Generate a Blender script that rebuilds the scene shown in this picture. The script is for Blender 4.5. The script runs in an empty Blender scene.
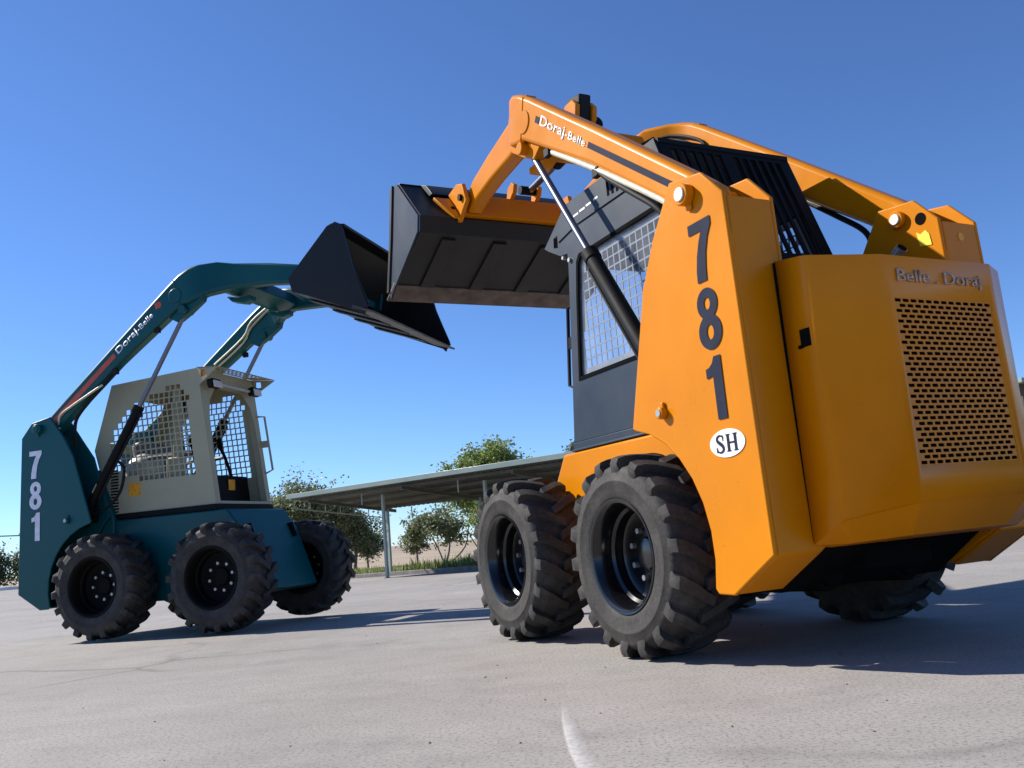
import bpy, bmesh, math, random
from mathutils import Vector, Matrix
random.seed(7)
R = math.radians
scene = bpy.context.scene
COL = scene.collection

# ------------------------------------------------------------------ materials
def new_mat(name):
    m = bpy.data.materials.new(name); m.use_nodes = True
    nt = m.node_tree
    for n in list(nt.nodes): nt.nodes.remove(n)
    out = nt.nodes.new('ShaderNodeOutputMaterial')
    b = nt.nodes.new('ShaderNodeBsdfPrincipled')
    nt.links.new(b.outputs[0], out.inputs[0])
    return m, nt, b
def nd(nt, t, **kw):
    n = nt.nodes.new(t)
    for k, v in kw.items():
        if k in n.inputs.keys() if isinstance(k, str) else False: n.inputs[k].default_value = v
        else: setattr(n, k, v)
    return n
def ramp(nt, fac, stops):
    r = nt.nodes.new('ShaderNodeValToRGB')
    cr = r.color_ramp
    while len(cr.elements) < len(stops): cr.elements.new(.5)
    for e, (p, c) in zip(cr.elements, stops):
        e.position = p; e.color = (*c, 1) if len(c) == 3 else c
    nt.links.new(fac, r.inputs[0]); return r.outputs[0]
def noise(nt, scale, detail=4, rough=.55, coord='Object', stretch=None):
    tc = nt.nodes.new('ShaderNodeTexCoord')
    n = nt.nodes.new('ShaderNodeTexNoise')
    n.inputs['Scale'].default_value = scale; n.inputs['Detail'].default_value = detail
    n.inputs['Roughness'].default_value = rough
    if stretch:
        mp = nt.nodes.new('ShaderNodeMapping'); mp.inputs['Scale'].default_value = stretch
        nt.links.new(tc.outputs[coord], mp.inputs[0]); nt.links.new(mp.outputs[0], n.inputs[0])
    else: nt.links.new(tc.outputs[coord], n.inputs[0])
    return n.outputs['Fac']
def mixc(nt, fac, a, b, mode='MIX'):
    m = nt.nodes.new('ShaderNodeMix'); m.data_type = 'RGBA'; m.blend_type = mode
    for sock, v in ((m.inputs[0], fac), (m.inputs[6], a), (m.inputs[7], b)):
        if isinstance(v, (int, float)): sock.default_value = v
        elif isinstance(v, tuple): sock.default_value = (*v, 1)
        else: nt.links.new(v, sock)
    return m.outputs[2]
def bump(nt, b, h, strength=.2, dist=.01):
    n = nt.nodes.new('ShaderNodeBump'); n.inputs['Strength'].default_value = strength
    n.inputs['Distance'].default_value = dist
    nt.links.new(h, n.inputs['Height']); nt.links.new(n.outputs[0], b.inputs['Normal'])

def paint(name, c, rough=.38, dirt=(.30, .25, .20), dirt_amt=.25, coat=.25, metal=0., wob=.03, spec=.5, chips=0.):
    m, nt, b = new_mat(name)
    n1 = noise(nt, 2.3, 5, .6); n2 = noise(nt, 38, 5, .7)
    dark = tuple(x * .86 for x in c)
    c1 = mixc(nt, ramp(nt, n1, [(.3, (0,0,0)), (.7, (1,1,1))]), dark, c)
    d = ramp(nt, n2, [(.56, (0,0,0)), (.8, (dirt_amt,)*3)])
    c2 = mixc(nt, d, c1, dirt)
    if chips:
        ch = ramp(nt, noise(nt, 55, 3, .6), [(.70, (0,0,0)), (.74, (chips,)*3)])
        sc = ramp(nt, noise(nt, 5, 6, .75, stretch=(1, 1, 14)), [(.64, (0,0,0)), (.74, (chips*.35,)*3)])
        c2 = mixc(nt, ch, c2, tuple(x*.35+.02 for x in c)); c2 = mixc(nt, sc, c2, tuple(min(1, x*.7+.10) for x in c))
    nt.links.new(c2, b.inputs['Base Color'])
    rr = ramp(nt, n1, [(.25, (rough*.75,)*3), (.8, (min(1, rough*1.35),)*3)])
    nt.links.new(rr, b.inputs['Roughness'])
    b.inputs['Coat Weight'].default_value = coat; b.inputs['Coat Roughness'].default_value = .18
    b.inputs['Metallic'].default_value = metal; b.inputs['Specular IOR Level'].default_value = spec
    if wob: bump(nt, b, noise(nt, 6, 2), wob, .02)
    return m
def simple(name, c, rough=.6, metal=0., var=.15, scale=20, spec=.5):
    m, nt, b = new_mat(name)
    n = noise(nt, scale, 4)
    lo = tuple(x*(1-var) for x in c); hi = tuple(min(1, x*(1+var)) for x in c)
    nt.links.new(ramp(nt, n, [(.3, lo), (.7, hi)]), b.inputs['Base Color'])
    b.inputs['Roughness'].default_value = rough; b.inputs['Metallic'].default_value = metal; b.inputs['Specular IOR Level'].default_value = spec
    return m

M = {}
M['orange'] = paint('orange_paint', (.635, .210, .001), .30, dirt=(.36,.16,.03), dirt_amt=.10, coat=.05, spec=.15, chips=.45)
M['teal'] = paint('teal_paint', (.001, .085, .094), .40, dirt=(.05,.10,.11), dirt_amt=.15, coat=.06, spec=.25, chips=.4)
M['bucket'] = paint('black_bucket_paint', (.016, .016, .016), .48, dirt=(.07,.06,.05), dirt_amt=.3, coat=0, spec=.3, chips=.5)
M['edge'] = simple('worn_steel_edge', (.10, .075, .06), .5, .4, .5, 9)
M['grey_cab'] = paint('pale_grey_paint', (.42, .395, .265), .55, dirt_amt=.1, coat=0, spec=.3)
M['dark_cab'] = paint('slate_grey_paint', (.026, .038, .056), .45, dirt=(.10,.10,.10), dirt_amt=.12, coat=.03, spec=.25)
M['black'] = paint('black_paint', (.008, .008, .008), .55, dirt=(.05,.045,.04), dirt_amt=.2, coat=0, spec=.12)
M['flatblack'] = simple('dark_interior', (.007, .007, .007), .95)
M['flatblack'].node_tree.nodes['Principled BSDF'].inputs['Specular IOR Level'].default_value = .03
M['steel'] = simple('bright_rod_chrome', (.17, .18, .22), .34, .8, .08)
M['zinc'] = simple('zinc_bolt', (.42, .42, .40), .4, .7)
M['rim'] = paint('black_rim_enamel', (.005, .005, .006), .18, dirt_amt=.04, coat=.35, wob=0, spec=.4)
M['rim_dull'] = paint('dusty_black_rim', (.005, .005, .005), .6, dirt_amt=.04, coat=0, wob=0, spec=.1)
M['side_dark'] = paint('dark_slate_paint', (.030, .042, .062), .5, dirt=(.09,.09,.09), dirt_amt=.12, coat=0, spec=.15)
M['hose'] = simple('rubber_hose', (.014, .014, .015), .6, spec=.15)
M['tube'] = simple('cream_hydraulic_tube', (.55, .50, .36), .4)
M['meshwhite'] = simple('grey_mesh_paint', (.15, .18, .23), .5)
M['seat'] = simple('grey_seat_vinyl', (.13, .13, .135), .55)
M['seatlight'] = simple('pale_cover_plastic', (.42, .42, .38), .5)
M['amber'] = simple('amber_lens', (.85, .30, .01), .25)
M['lamp'] = simple('lamp_glass', (.62, .58, .54), .2)
M['dig_dark'] = simple('slate_decal', (.022, .026, .046), .7, spec=.08)
M['dig_light'] = simple('pale_decal', (.74, .74, .82), .5)
M['white'] = simple('white_decal', (.80, .80, .78), .45, var=.05)
M['redstripe'] = simple('red_decal', (.55, .075, .03), .45)
M['emboss'] = simple('glint_tinted_letters', (.46, .32, .24), .4, .2, .35, 60)  # silver glints mixed into the body orange as one letter colour
M['yellow'] = simple('yellow_sticker', (.85, .62, .01), .5)
M['yorange'] = simple('warning_sticker', (.80, .33, .01), .5, var=.3, scale=60)
M['post'] = paint('pale_green_post_paint', (.30, .36, .32), .5, dirt_amt=.15)
M['roof'] = simple('corrugated_sheet', (.085, .085, .07), .55, .2, .2, 3)
M['fascia'] = paint('green_fascia_paint', (.22, .28, .25), .5, dirt_amt=.2)

def tyre_mat():
    m, nt, b = new_mat('tyre_rubber')
    n = noise(nt, 7, 5, .65); n2 = noise(nt, 90, 3)
    c = ramp(nt, n, [(.3, (.020,.019,.018)), (.55, (.040,.037,.034)), (.75, (.085,.077,.069))])
    c = mixc(nt, ramp(nt, n2, [(.45,(0,0,0)),(.8,(.5,.5,.5))]), c, (.085,.077,.069))
    nt.links.new(c, b.inputs['Base Color']); b.inputs['Roughness'].default_value = .72; b.inputs['Specular IOR Level'].default_value = .25
    bump(nt, b, n2, .25, .004)
    return m
M['tyre'] = tyre_mat()

def glass_mat():
    m, nt, b = new_mat('milky_window_glass')  # pale bluish pane, mostly clear, opacity mottled at random
    b.inputs['Base Color'].default_value = (.60, .66, .74, 1); b.inputs['Roughness'].default_value = .12
    a = ramp(nt, noise(nt, 9, 4), [(.3, (.05,)*3), (.7, (.13,)*3)])
    nt.links.new(a, b.inputs['Alpha'])
    return m
M['glass'] = glass_mat()

def asphalt_mat():
    m, nt, b = new_mat('pale_worn_asphalt')
    big = noise(nt, .35, 6, .6); mid = noise(nt, 3.2, 6, .65, stretch=(1, 1.6, 1)); fine = noise(nt, 85, 4, .8); grit = noise(nt, 420, 2, .6)
    c = ramp(nt, big, [(.3, (.248,.230,.210)), (.5, (.308,.287,.262)), (.72, (.363,.341,.312))])
    stain = noise(nt, .9, 7, .72)
    c = mixc(nt, ramp(nt, stain, [(.33, (.6,)*3), (.385, (.25,)*3), (.46, (0,0,0))]), c, (.15,.135,.125))
    c = mixc(nt, ramp(nt, mid, [(.36, (.22,)*3), (.50, (0,0,0))]), c, (.17,.155,.145))
    c = mixc(nt, ramp(nt, mid, [(.56, (0,0,0)), (.80, (.35,)*3)]), c, (.47,.44,.42))
    c = mixc(nt, ramp(nt, fine, [(.37, (.9,)*3), (.49, (0,0,0))]), c, (.115,.105,.095))
    c = mixc(nt, ramp(nt, grit, [(.56, (0,0,0)), (.70, (.7,)*3)]), c, (.50,.47,.44))
    # cracks
    tc = nt.nodes.new('ShaderNodeTexCoord')
    wv = nt.nodes.new('ShaderNodeTexNoise'); wv.inputs['Scale'].default_value = 1.6; wv.inputs['Detail'].default_value = 5
    nt.links.new(tc.outputs['Object'], wv.inputs[0])
    add = nt.nodes.new('ShaderNodeMix'); add.data_type = 'VECTOR'; add.inputs[0].default_value = .28
    nt.links.new(tc.outputs['Object'], add.inputs[4]); nt.links.new(wv.outputs['Color'], add.inputs[5])
    vo = nt.nodes.new('ShaderNodeTexVoronoi'); vo.feature = 'DISTANCE_TO_EDGE'; vo.inputs['Scale'].default_value = .42
    nt.links.new(add.outputs[1], vo.inputs[0])
    crack = ramp(nt, vo.outputs['Distance'], [(.0, (.5,)*3), (.006, (.28,)*3), (.012, (0,0,0))])
    gate = ramp(nt, noise(nt, .5, 2), [(.50, (0,0,0)), (.60, (1,1,1))])
    mm = nt.nodes.new('ShaderNodeMath'); mm.operation = 'MULTIPLY'
    nt.links.new(crack, mm.inputs[0]); nt.links.new(gate, mm.inputs[1])
    c = mixc(nt, mm.outputs[0], c, (.09,.08,.075))
    nt.links.new(c, b.inputs['Base Color']); b.inputs['Roughness'].default_value = .85
    b.inputs['Specular IOR Level'].default_value = .3
    hh = mixc(nt, .45, fine, grit)
    bump(nt, b, hh, .5, .004)
    return m
M['asphalt'] = asphalt_mat()
def field_mat():
    m, nt, b = new_mat('dry_field_soil')
    c = ramp(nt, noise(nt, .12, 6, .6), [(.3, (.26,.20,.13)), (.6, (.38,.30,.21)), (.8, (.30,.27,.14))])
    nt.links.new(c, b.inputs['Base Color']); b.inputs['Roughness'].default_value = .95
    return m
M['field'] = field_mat()
M['kerb'] = simple('concrete_kerb', (.20, .19, .18), .85, 0, .3, 4)
def leaf_mat(name, lo, hi, transl=.3):
    m, nt, b = new_mat(name)
    g = nt.nodes.new('ShaderNodeNewGeometry')
    c = ramp(nt, g.outputs['Random Per Island'], [(0, lo), (1, hi)])
    nt.links.new(c, b.inputs['Base Color']); b.inputs['Roughness'].default_value = .55
    t = nt.nodes.new('ShaderNodeBsdfTranslucent'); nt.links.new(c, t.inputs[0])
    mx = nt.nodes.new('ShaderNodeMixShader'); mx.inputs[0].default_value = transl
    nt.links.new(b.outputs[0], mx.inputs[1]); nt.links.new(t.outputs[0], mx.inputs[2])
    nt.links.new(mx.outputs[0], nt.nodes['Material Output'].inputs[0])
    return m
M['leaf_olive'] = leaf_mat('olive_leaves', (.11,.135,.055), (.28,.30,.15))
M['leaf_green'] = leaf_mat('fresh_green_leaves', (.11,.17,.035), (.32,.39,.11))
M['leaf_dark'] = leaf_mat('dark_green_leaves', (.06,.08,.034), (.20,.225,.11))
M['grass'] = leaf_mat('weedy_grass', (.13,.19,.04), (.32,.34,.12))
M['bark'] = simple('grey_bark', (.16, .125, .09), .9, 0, .35, 14)
M['plaster'] = simple('grey_brown_plaster', (.09, .068, .055), .9, 0, .25, 3)

# ------------------------------------------------------------------ mesh helpers
def obj(name, bm, mat, parent=None, bevel=0, seg=2, smooth=False, solid=0, ang=35):
    me = bpy.data.meshes.new(name)
    bmesh.ops.recalc_face_normals(bm, faces=bm.faces)
    bm.to_mesh(me); bm.free()
    for mm in (mat if isinstance(mat, (list, tuple)) else [mat]): me.materials.append(mm)
    o = bpy.data.objects.new(name, me); COL.objects.link(o)
    if parent: o.parent = parent
    if solid:
        s = o.modifiers.new('solid', 'SOLIDIFY'); s.thickness = solid; s.offset = 0
    if bevel:
        b = o.modifiers.new('bevel', 'BEVEL'); b.width = bevel; b.segments = seg; b.limit_method = 'ANGLE'; b.angle_limit = R(ang)
        b.harden_normals = False
    if smooth or bevel:
        for p in me.polygons: p.use_smooth = True
        try: me.set_sharp_from_angle(angle=R(40))
        except Exception: pass
    return o
def tag(o, label=None, cat=None, group=None, kind=None):
    if label: o['label'] = label
    if cat: o['category'] = cat
    if group: o['group'] = group
    if kind: o['kind'] = kind
    return o
def empty(name, loc=(0,0,0), rz=0, **kw):
    o = bpy.data.objects.new(name, None); COL.objects.link(o); o.location = loc; o.rotation_euler = (0,0,rz)
    o.empty_display_size = .2
    return tag(o, **kw)
def BM(): return bmesh.new()
def loft(bm, A, B, capA=True, capB=True):
    a = [bm.verts.new(p) for p in A]; b = [bm.verts.new(p) for p in B]; n = len(a)
    if capA: bm.faces.new(a)
    if capB: bm.faces.new(b[::-1])
    for i in range(n): bm.faces.new((a[i], b[i], b[(i+1) % n], a[(i+1) % n]))
def lofts(bm, rings, cap=True):
    vs = [[bm.verts.new(p) for p in r] for r in rings]; n = len(vs[0])
    if cap: bm.faces.new(vs[0]); bm.faces.new(vs[-1][::-1])
    for a, b in zip(vs, vs[1:]):
        for i in range(n): bm.faces.new((a[i], b[i], b[(i+1) % n], a[(i+1) % n]))
def prism_y(bm, poly, y0, y1): loft(bm, [(x, y0, z) for x, z in poly], [(x, y1, z) for x, z in poly])
def prism_z(bm, poly, z0, z1): loft(bm, [(x, y, z0) for x, y in poly], [(x, y, z1) for x, y in poly])
def box(bm, c, s, rot=None):
    mx = Matrix.Translation(c) @ (rot.to_4x4() if rot else Matrix()) @ Matrix.Diagonal((*s, 1))
    bmesh.ops.create_cube(bm, size=1, matrix=mx)
def frame_of(d):
    d = Vector(d).normalized(); up = Vector((0,0,1)) if abs(d.z) < .9 else Vector((1,0,0))
    a = d.cross(up).normalized(); return d, a, a.cross(d)
def tube(bm, pts, r, n=10, cap=True):
    pts = [Vector(p) for p in pts]; rings = []
    rr = r if isinstance(r, (list, tuple)) else [r]*len(pts)
    a = None
    for i, p in enumerate(pts):
        d = (pts[min(i+1, len(pts)-1)] - pts[max(i-1, 0)]).normalized()
        if a is None: _, a, _ = frame_of(d)
        a = (a - d*a.dot(d)).normalized(); b = d.cross(a)
        rings.append([p + (a*math.cos(2*math.pi*k/n) + b*math.sin(2*math.pi*k/n))*rr[i] for k in range(n)])
    lofts(bm, rings, cap)
def smooth_pts(pts, sub=6):
    pts = [Vector(p) for p in pts]; out = []
    for i in range(len(pts)-1):
        p0 = pts[max(i-1, 0)]; p1 = pts[i]; p2 = pts[i+1]; p3 = pts[min(i+2, len(pts)-1)]
        for k in range(sub):
            t = k/sub
            out.append(.5*((2*p1)+(p2-p0)*t+(2*p0-5*p1+4*p2-p3)*t*t+(3*p1-p0-3*p2+p3)*t**3))
    out.append(pts[-1]); return out
def cyl(bm, p0, p1, r, n=20): tube(bm, [p0, p1], r, n)
def lathe_y(bm, prof, n=48, close=False):
    """profile of (y, r) about the y axis"""
    rings = [[(r*math.cos(2*math.pi*k/n), y, r*math.sin(2*math.pi*k/n)) for k in range(n)] for y, r in prof]
    lofts(bm, rings, cap=close)
def panel(bm, outer, holes, fn):
    """flat sheet with real holes; fn maps (u,v) to xyz"""
    es = []
    for lp in [outer] + holes:
        vs = [bm.verts.new((u, v, 0)) for u, v in lp]
        for i in range(len(vs)): es.append(bm.edges.new((vs[i], vs[(i+1) % len(vs)])))
    bmesh.ops.triangle_fill(bm, use_beauty=True, use_dissolve=False, edges=es, normal=(0,0,1))
    for v in bm.verts: v.co = Vector(fn(v.co.x, v.co.y))
def circle(cx, cy, r, n=16): return [(cx+r*math.cos(2*math.pi*k/n), cy+r*math.sin(2*math.pi*k/n)) for k in range(n)]
_txt = {}
def text_bm(s, fn, x0, x1, y0, y1, offset=0., thick=.0012, shear=0.):
    """lettering mesh fitted to the box x0..x1, y0..y1 of a surface; fn maps (u,v,w) to xyz"""
    cu = bpy.data.curves.new('lettering_curve', 'FONT'); cu.body = s; cu.size = 1; cu.extrude = .0; cu.offset = offset; cu.resolution_u = 5
    cu.shear = shear
    o = bpy.data.objects.new('lettering_tmp', cu); COL.objects.link(o)
    dg = bpy.context.evaluated_depsgraph_get(); dg.update()
    me = bpy.data.meshes.new_from_object(o.evaluated_get(dg))
    bm = BM(); bm.from_mesh(me)
    bpy.data.objects.remove(o); bpy.data.curves.remove(cu); bpy.data.meshes.remove(me)
    xs = [v.co.x for v in bm.verts]; ys = [v.co.y for v in bm.verts]
    a, b, c, d = min(xs), max(xs), min(ys), max(ys)
    r = bmesh.ops.extrude_face_region(bm, geom=list(bm.faces))
    top = {v for v in r['geom'] if isinstance(v, bmesh.types.BMVert)}
    for v in bm.verts:
        u = x0+(v.co.x-a)/(b-a)*(x1-x0); w = y0+(v.co.y-c)/(d-c)*(y1-y0)
        v.co = Vector(fn(u, w, thick if v in top else 0))
    return bm

def ell(cx, cy, rx, ry, n=28): return [(cx+rx*math.cos(2*math.pi*k/n), cy+ry*math.sin(2*math.pi*k/n)) for k in range(n)]
def _eight():
    pts = []
    N = 44
    for i in range(N+1):
        y = .5-.5*math.cos(math.pi*i/N)
        w = 0
        for cy, rx, ry in ((.745,.445,.255),(.285,.50,.285)):
            t = 1-((y-cy)/ry)**2
            if t > 0: w = max(w, rx*math.sqrt(t))
        pts.append((max(w, .03), y))
    return [(.5+w, y) for w, y in pts] + [(.5-w, y) for w, y in pts[::-1]]
DIGIT = {'7': ([(0,1),(0,.825),(.56,.825),(.41,.66),(.27,.44),(.18,.20),(.16,0),(.57,0),(.59,.20),(.66,.45),(.80,.68),(1,.87),(1,1)], []),
         '1': ([(.42,0),(1,0),(1,1),(.58,1),(.44,.90),(.22,.84),(0,.825),(0,.67),(.42,.70)], []),
         '8': (_eight(), [ell(.5,.745,.135,.098), ell(.5,.28,.155,.120)])}
def digit_bm(dg, fn):
    bm = BM(); o, h = DIGIT[dg]; panel(bm, o, h, fn); return bm
# ------------------------------------------------------------------ wheel meshes
def tyre_mesh():
    bm = BM()
    prof = [(.100,.205),(.128,.222),(.141,.232),(.146,.246),(.149,.262),(.152,.300),(.1535,.303),(.1535,.309),(.151,.312),(.150,.340),(.140,.360),(.105,.378),(0,.383)]
    prof = prof + [(-y, r) for y, r in prof[-2::-1]]
    lathe_y(bm, prof, 72)
    NL = 18
    st = [(-.022,.410,.36,.20,.024),(.03,.412,.36,.135,.025),(.075,.411,.355,.06,.027),(.118,.406,.345,.01,.028),(.147,.397,.33,-.012,.029),(.1555,.374,.345,-.016,.029),(.1535,.352,.335,-.018,.026)]
    for side in (1, -1):
        for k in range(NL):
            a0 = 2*math.pi*(k+(.5 if side < 0 else 0))/NL
            rings = []
            for y, rt, rb, da, hw in st:
                if y > .152: rb = rt-.03
                ring = []
                for (r, w) in ((rb, hw*1.2), (rt, hw*.85), (rt, -hw*.85), (rb, -hw*1.2)):
                    yy = y if r == rt else min(y, .146)
                    a = a0 + da + w/.39
                    ring.append((r*math.cos(a), side*yy, r*math.sin(a)))
                rings.append(ring)
            lofts(bm, rings)
    return obj('tyre_proto', bm, M['tyre'], None, bevel=.003, seg=1, ang=40)
def rim_mesh(mat):
    bm = BM()
    lathe_y(bm, [(.120,.214),(.142,.216),(.147,.226),(.147,.232),(.138,.236),(.128,.226)], 56)
    prof = [(.142,.217),(.128,.205),(.060,.198),(.050,.186),(.010,.182),(.002,.166),(.000,.13),(.004,.07),(.020,.062),(.024,.04),(.024,.002)]
    lathe_y(bm, prof, 56, close=False)
    lathe_y(bm, [(-.002,.167),(-.12,.195),(-.14,.225)], 40)
    return obj('rim_proto', bm, M[mat], None, smooth=True)
def bolt_mesh():
    bm = BM(); cyl(bm, (0, 0, 0), (0, .020, 0), .0125, 6)
    return obj('bolt_proto', bm, M['zinc'], None)
tyre_o = tyre_mesh(); rims = {'orange': rim_mesh('rim'), 'teal': rim_mesh('rim_dull')}; bolt_o = bolt_mesh()
for o in [tyre_o, bolt_o] + list(rims.values()): COL.objects.unlink(o)
XR, XF, YW, ZW = -.546, .546, .612, .408
def make_wheel(root, x, s, spin, col):
    w = tyre_o.copy(); w.name = 'wheel'; COL.objects.link(w); w.parent = root
    w.location = (x, s*YW, ZW); w.rotation_euler = (0, spin, 0 if s > 0 else math.pi)
    r = rims[col].copy(); r.name = 'rim'; COL.objects.link(r); r.parent = w
    for k in range(8):
        a = 2*math.pi*(k+.5)/8
        b = bolt_o.copy(); b.name = 'hub_bolt'; COL.objects.link(b); b.parent = w; b.location = (.104*math.cos(a), .001, .104*math.sin(a))
    return w

# ------------------------------------------------------------------ the loader
def make_loader(pose, pal, label, style):
    root = empty('skid_steer_loader', (pose[0], pose[1], 0), pose[2], label=label, cat='skid loader', group='two skid loaders with raised buckets')
    P = pal
    body = M[P['body']]
    # --- wheels
    for i, (x, s) in enumerate(((XR, 1), (XF, 1), (XR, -1), (XF, -1))): make_wheel(root, x, s, R(11*i+4), P['body'])
    # --- chassis
    bm = BM()
    prism_y(bm, [(.452,.927),(.575,.765),(.754,.275),(.70,.25),(-.93,.25),(-1.05,.38),(-1.05,.925)], -.406, .406)
    ch = obj('chassis', bm, body, root, bevel=.012)
    for s in (1, -1):
        for x in (XR, XF):
            bm = BM(); cyl(bm, (x, s*.39, ZW), (x, s*.605, ZW), .075, 20); obj('axle', bm, M['black'], root)
    for s in (1, -1):
        bm = BM()
        c = Vector((.583, s*.30, .735)); ax = Vector((.177, 0, -.49)).normalized(); nrm = Vector((.94, 0, .34))
        pts = [c + ax*t for t in (-.06, .06)]
        tube(bm, [p + nrm*.004 for p in pts], .028, 14)
        obj('tie_down_slot', bm, M['flatblack'], ch, smooth=True)
    # --- sill under the cab
    bm = BM(); box(bm, (-.17, 0, .953), (1.04, .80, .046)); box(bm, (-.17, 0, .935), (1.06, .815, .012))
    obj('cab_sill', bm, M[P['sill']], root, bevel=.004)
    # --- uprights
    arch = [(-1.05,.258)]
    for k in range(9):
        a = R(195 - k*11.8); arch.append((XR+.505*math.cos(a), ZW+.505*math.sin(a)))
    outer = [(-1.231,1.782),(-1.337,1.665),(-1.358,.390),(-1.135,.256)] + arch + [(-.622,.915),(-.682,1.10),(-.80,1.46),(-.90,1.63),(-1.045,1.815)]
    inner = [(-1.231,1.782),(-1.335,1.665),(-1.355,.40),(-1.135,.27),(-1.05,.27),(-.90,.62),(-.70,.90),(-.64,.96),(-.80,1.46),(-.92,1.62),(-1.05,1.80)]
    for s in (1, -1):
        bm = BM()
        prism_y(bm, outer, s*.683, s*.665)
        prism_y(bm, inner, s*.461, s*.443)
        # back plate following the rear edge
        bk = [(-1.3365,1.655),(-1.3565,.390),(-1.135,.257)]; bi = [(-1.318,1.648),(-1.339,.400),(-1.127,.273)]
        ys = (s*.6645, s*.4615)
        lofts(bm, [[(bk[i][0], ys[0], bk[i][1]), (bk[i][0], ys[1], bk[i][1]), (bi[i][0], ys[1], bi[i][1]), (bi[i][0], ys[0], bi[i][1])] for i in range(3)])
        up = obj('upright', bm, body, root, bevel=.006, seg=3)
        # pivot pin with boss, both faces
        bm = BM()
        cyl(bm, (-1.150, s*.684, 1.722), (-1.150, s*.722, 1.722), .042, 28)
        cyl(bm, (-1.150, s*.42, 1.722), (-1.150, s*.4425, 1.722), .038, 28)
        cyl(bm, (-1.150, s*.663, 1.722), (-1.150, s*.463, 1.722), .034, 24)
        box(bm, (-1.157, s*.690, 1.675), (.03, .012, .03))
        pin = obj('pivot_boss', bm, body, up, bevel=.005)
        bm = BM(); cyl(bm, (-1.150, s*.7225, 1.722), (-1.150, s*.729, 1.722), .027, 24); obj('pivot_pin', bm, body if P['body'] == 'teal' else M['white'], pin, bevel=.003)
        bm = BM(); cyl(bm, (-.852, s*.684, .945), (-.852, s*.712, .945), .024, 18); box(bm, (-.848, s*.69, .972), (.03, .012, .03))
        bb = obj('grease_bolt', bm, body, up, bevel=.004)
        bm = BM(); cyl(bm, (-.852, s*.7125, .945), (-.852, s*.716, .945), .014, 14); obj('bolt_head', bm, M['zinc'], bb)
        # number, one digit above the other
        zt = P['num_top']
        sg = -s
        for k, (dg, wd) in enumerate((('7', .128), ('8', .126), ('1', .086))):
            z1 = zt - k*.254; xc = P['num_x'] + (0.008*k if P['body'] == 'orange' else .004*k)
            dx = wd/2
            bm = digit_bm(dg, lambda u, v, xc=xc, z1=z1, wd=wd: (xc + sg*(u-.5)*wd, s*.6862, z1-.228+.228*v))
            obj('number_decal', bm, M[P['num']], up, solid=.001)
        if P['body'] == 'orange':
            xc, zc = -1.198, .783
            bm = BM(); ring = circle(0, 0, 1, 40)
            loft(bm, [(xc+.094*u, s*.6838, zc+.050*v) for u, v in ring], [(xc+.094*u, s*.686, zc+.050*v) for u, v in ring])
            st = obj('oval_sticker', bm, M['white'], up)
            bm = BM()
            f = lambda u, v: (xc + sg*u, s*.6876, zc + v)
            # serif S and H as thick and thin strokes
            sp = smooth_pts([(-.018,.018,0),(-.022,.026,0),(-.036,.030,0),(-.049,.024,0),(-.050,.013,0),(-.038,.003,0),(-.026,-.006,0),(-.020,-.017,0),(-.026,-.027,0),(-.040,-.030,0),(-.052,-.024,0),(-.055,-.016,0)], 4)
            wv = []
            for i, p in enumerate(sp):
                t = i/(len(sp)-1); d = (sp[min(i+1, len(sp)-1)] - sp[max(i-1, 0)]).normalized(); nn = Vector((-d.y, d.x, 0))
                h = .0028 + .0042*math.exp(-((t-.5)/.2)**2)
                wv.append((p+nn*h, p-nn*h))
            for (a, b), (c, d) in zip(wv, wv[1:]): bm.faces.new([bm.verts.new(f(q.x, q.y)) for q in (a, b, d, c)])
            for (u0, u1, v0, v1) in ((.002,.014,-.030,.030),(.040,.052,-.030,.030),(.014,.040,-.003,.003),(-.003,.019,.027,.0305),(-.003,.019,-.0305,-.027),(.035,.057,.027,.0305),(.035,.057,-.0305,-.027),(-.0215,-.018,.010,.030),(-.057,-.0535,-.030,-.010)):
                bm.faces.new([bm.verts.new(f(u, v)) for u, v in ((u0,v0),(u1,v0),(u1,v1),(u0,v1))])
            obj('sticker_letters', bm, M['dig_dark'], st, solid=.0008)
    if P['body'] == 'orange':
        bm = BM(); panel(bm, [(-1.225,1.64),(-1.245,1.625),(-1.27,1.635),(-1.285,1.615),(-1.29,1.565),(-1.235,1.575)], [], lambda u, v: (u, -.4405, v)); obj('warning_sticker', bm, M['yellow'], root, solid=.001)
        bm = BM(); cyl(bm, (-1.255,-.4428,1.690), (-1.255,-.4408,1.690), .026, 20); obj('sight_hole', bm, M['flatblack'], root)
        bm = BM(); cyl(bm, (-1.150,-.4195,1.722), (-1.150,-.413,1.722), .024, 20); obj('pivot_pin', bm, M['white'], root, bevel=.003)
        bm = BM(); tube(bm, smooth_pts([(-1.14,-.34,1.38),(-1.15,-.34,1.47),(-1.18,-.34,1.53),(-1.225,-.34,1.565)], 5), .024, 16); ep = obj('exhaust_pipe', bm, M['zinc'], root, smooth=True)
        bm = BM(); tube(bm, [(-1.22,-.34,1.562),(-1.2275,-.34,1.567)], .021, 16); obj('exhaust_mouth', bm, M['flatblack'], ep)
        bm = BM(); cyl(bm, (-1.337, -.56, 1.59), (-1.3405, -.56, 1.59), .018, 16); obj('rear_cap', bm, M['yorange'], root)
    # --- engine housing and rear door
    bm = BM(); prism_y(bm, [(-.62,.93),(-.80,1.36),(-1.33,1.375),(-1.33,.50),(-1.1,.42),(-.62,.42)], -.436, .436)
    obj('engine_housing', bm, M['flatblack'] if P['body'] == 'orange' else body, root, bevel=.01)
    # plan outline of the rear door (from left seam round to right seam)
    plan = [(.498,-1.349),(.508,-1.480),(.506,-1.494),(.494,-1.509),(.310,-1.604),(.282,-1.620)]
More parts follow.
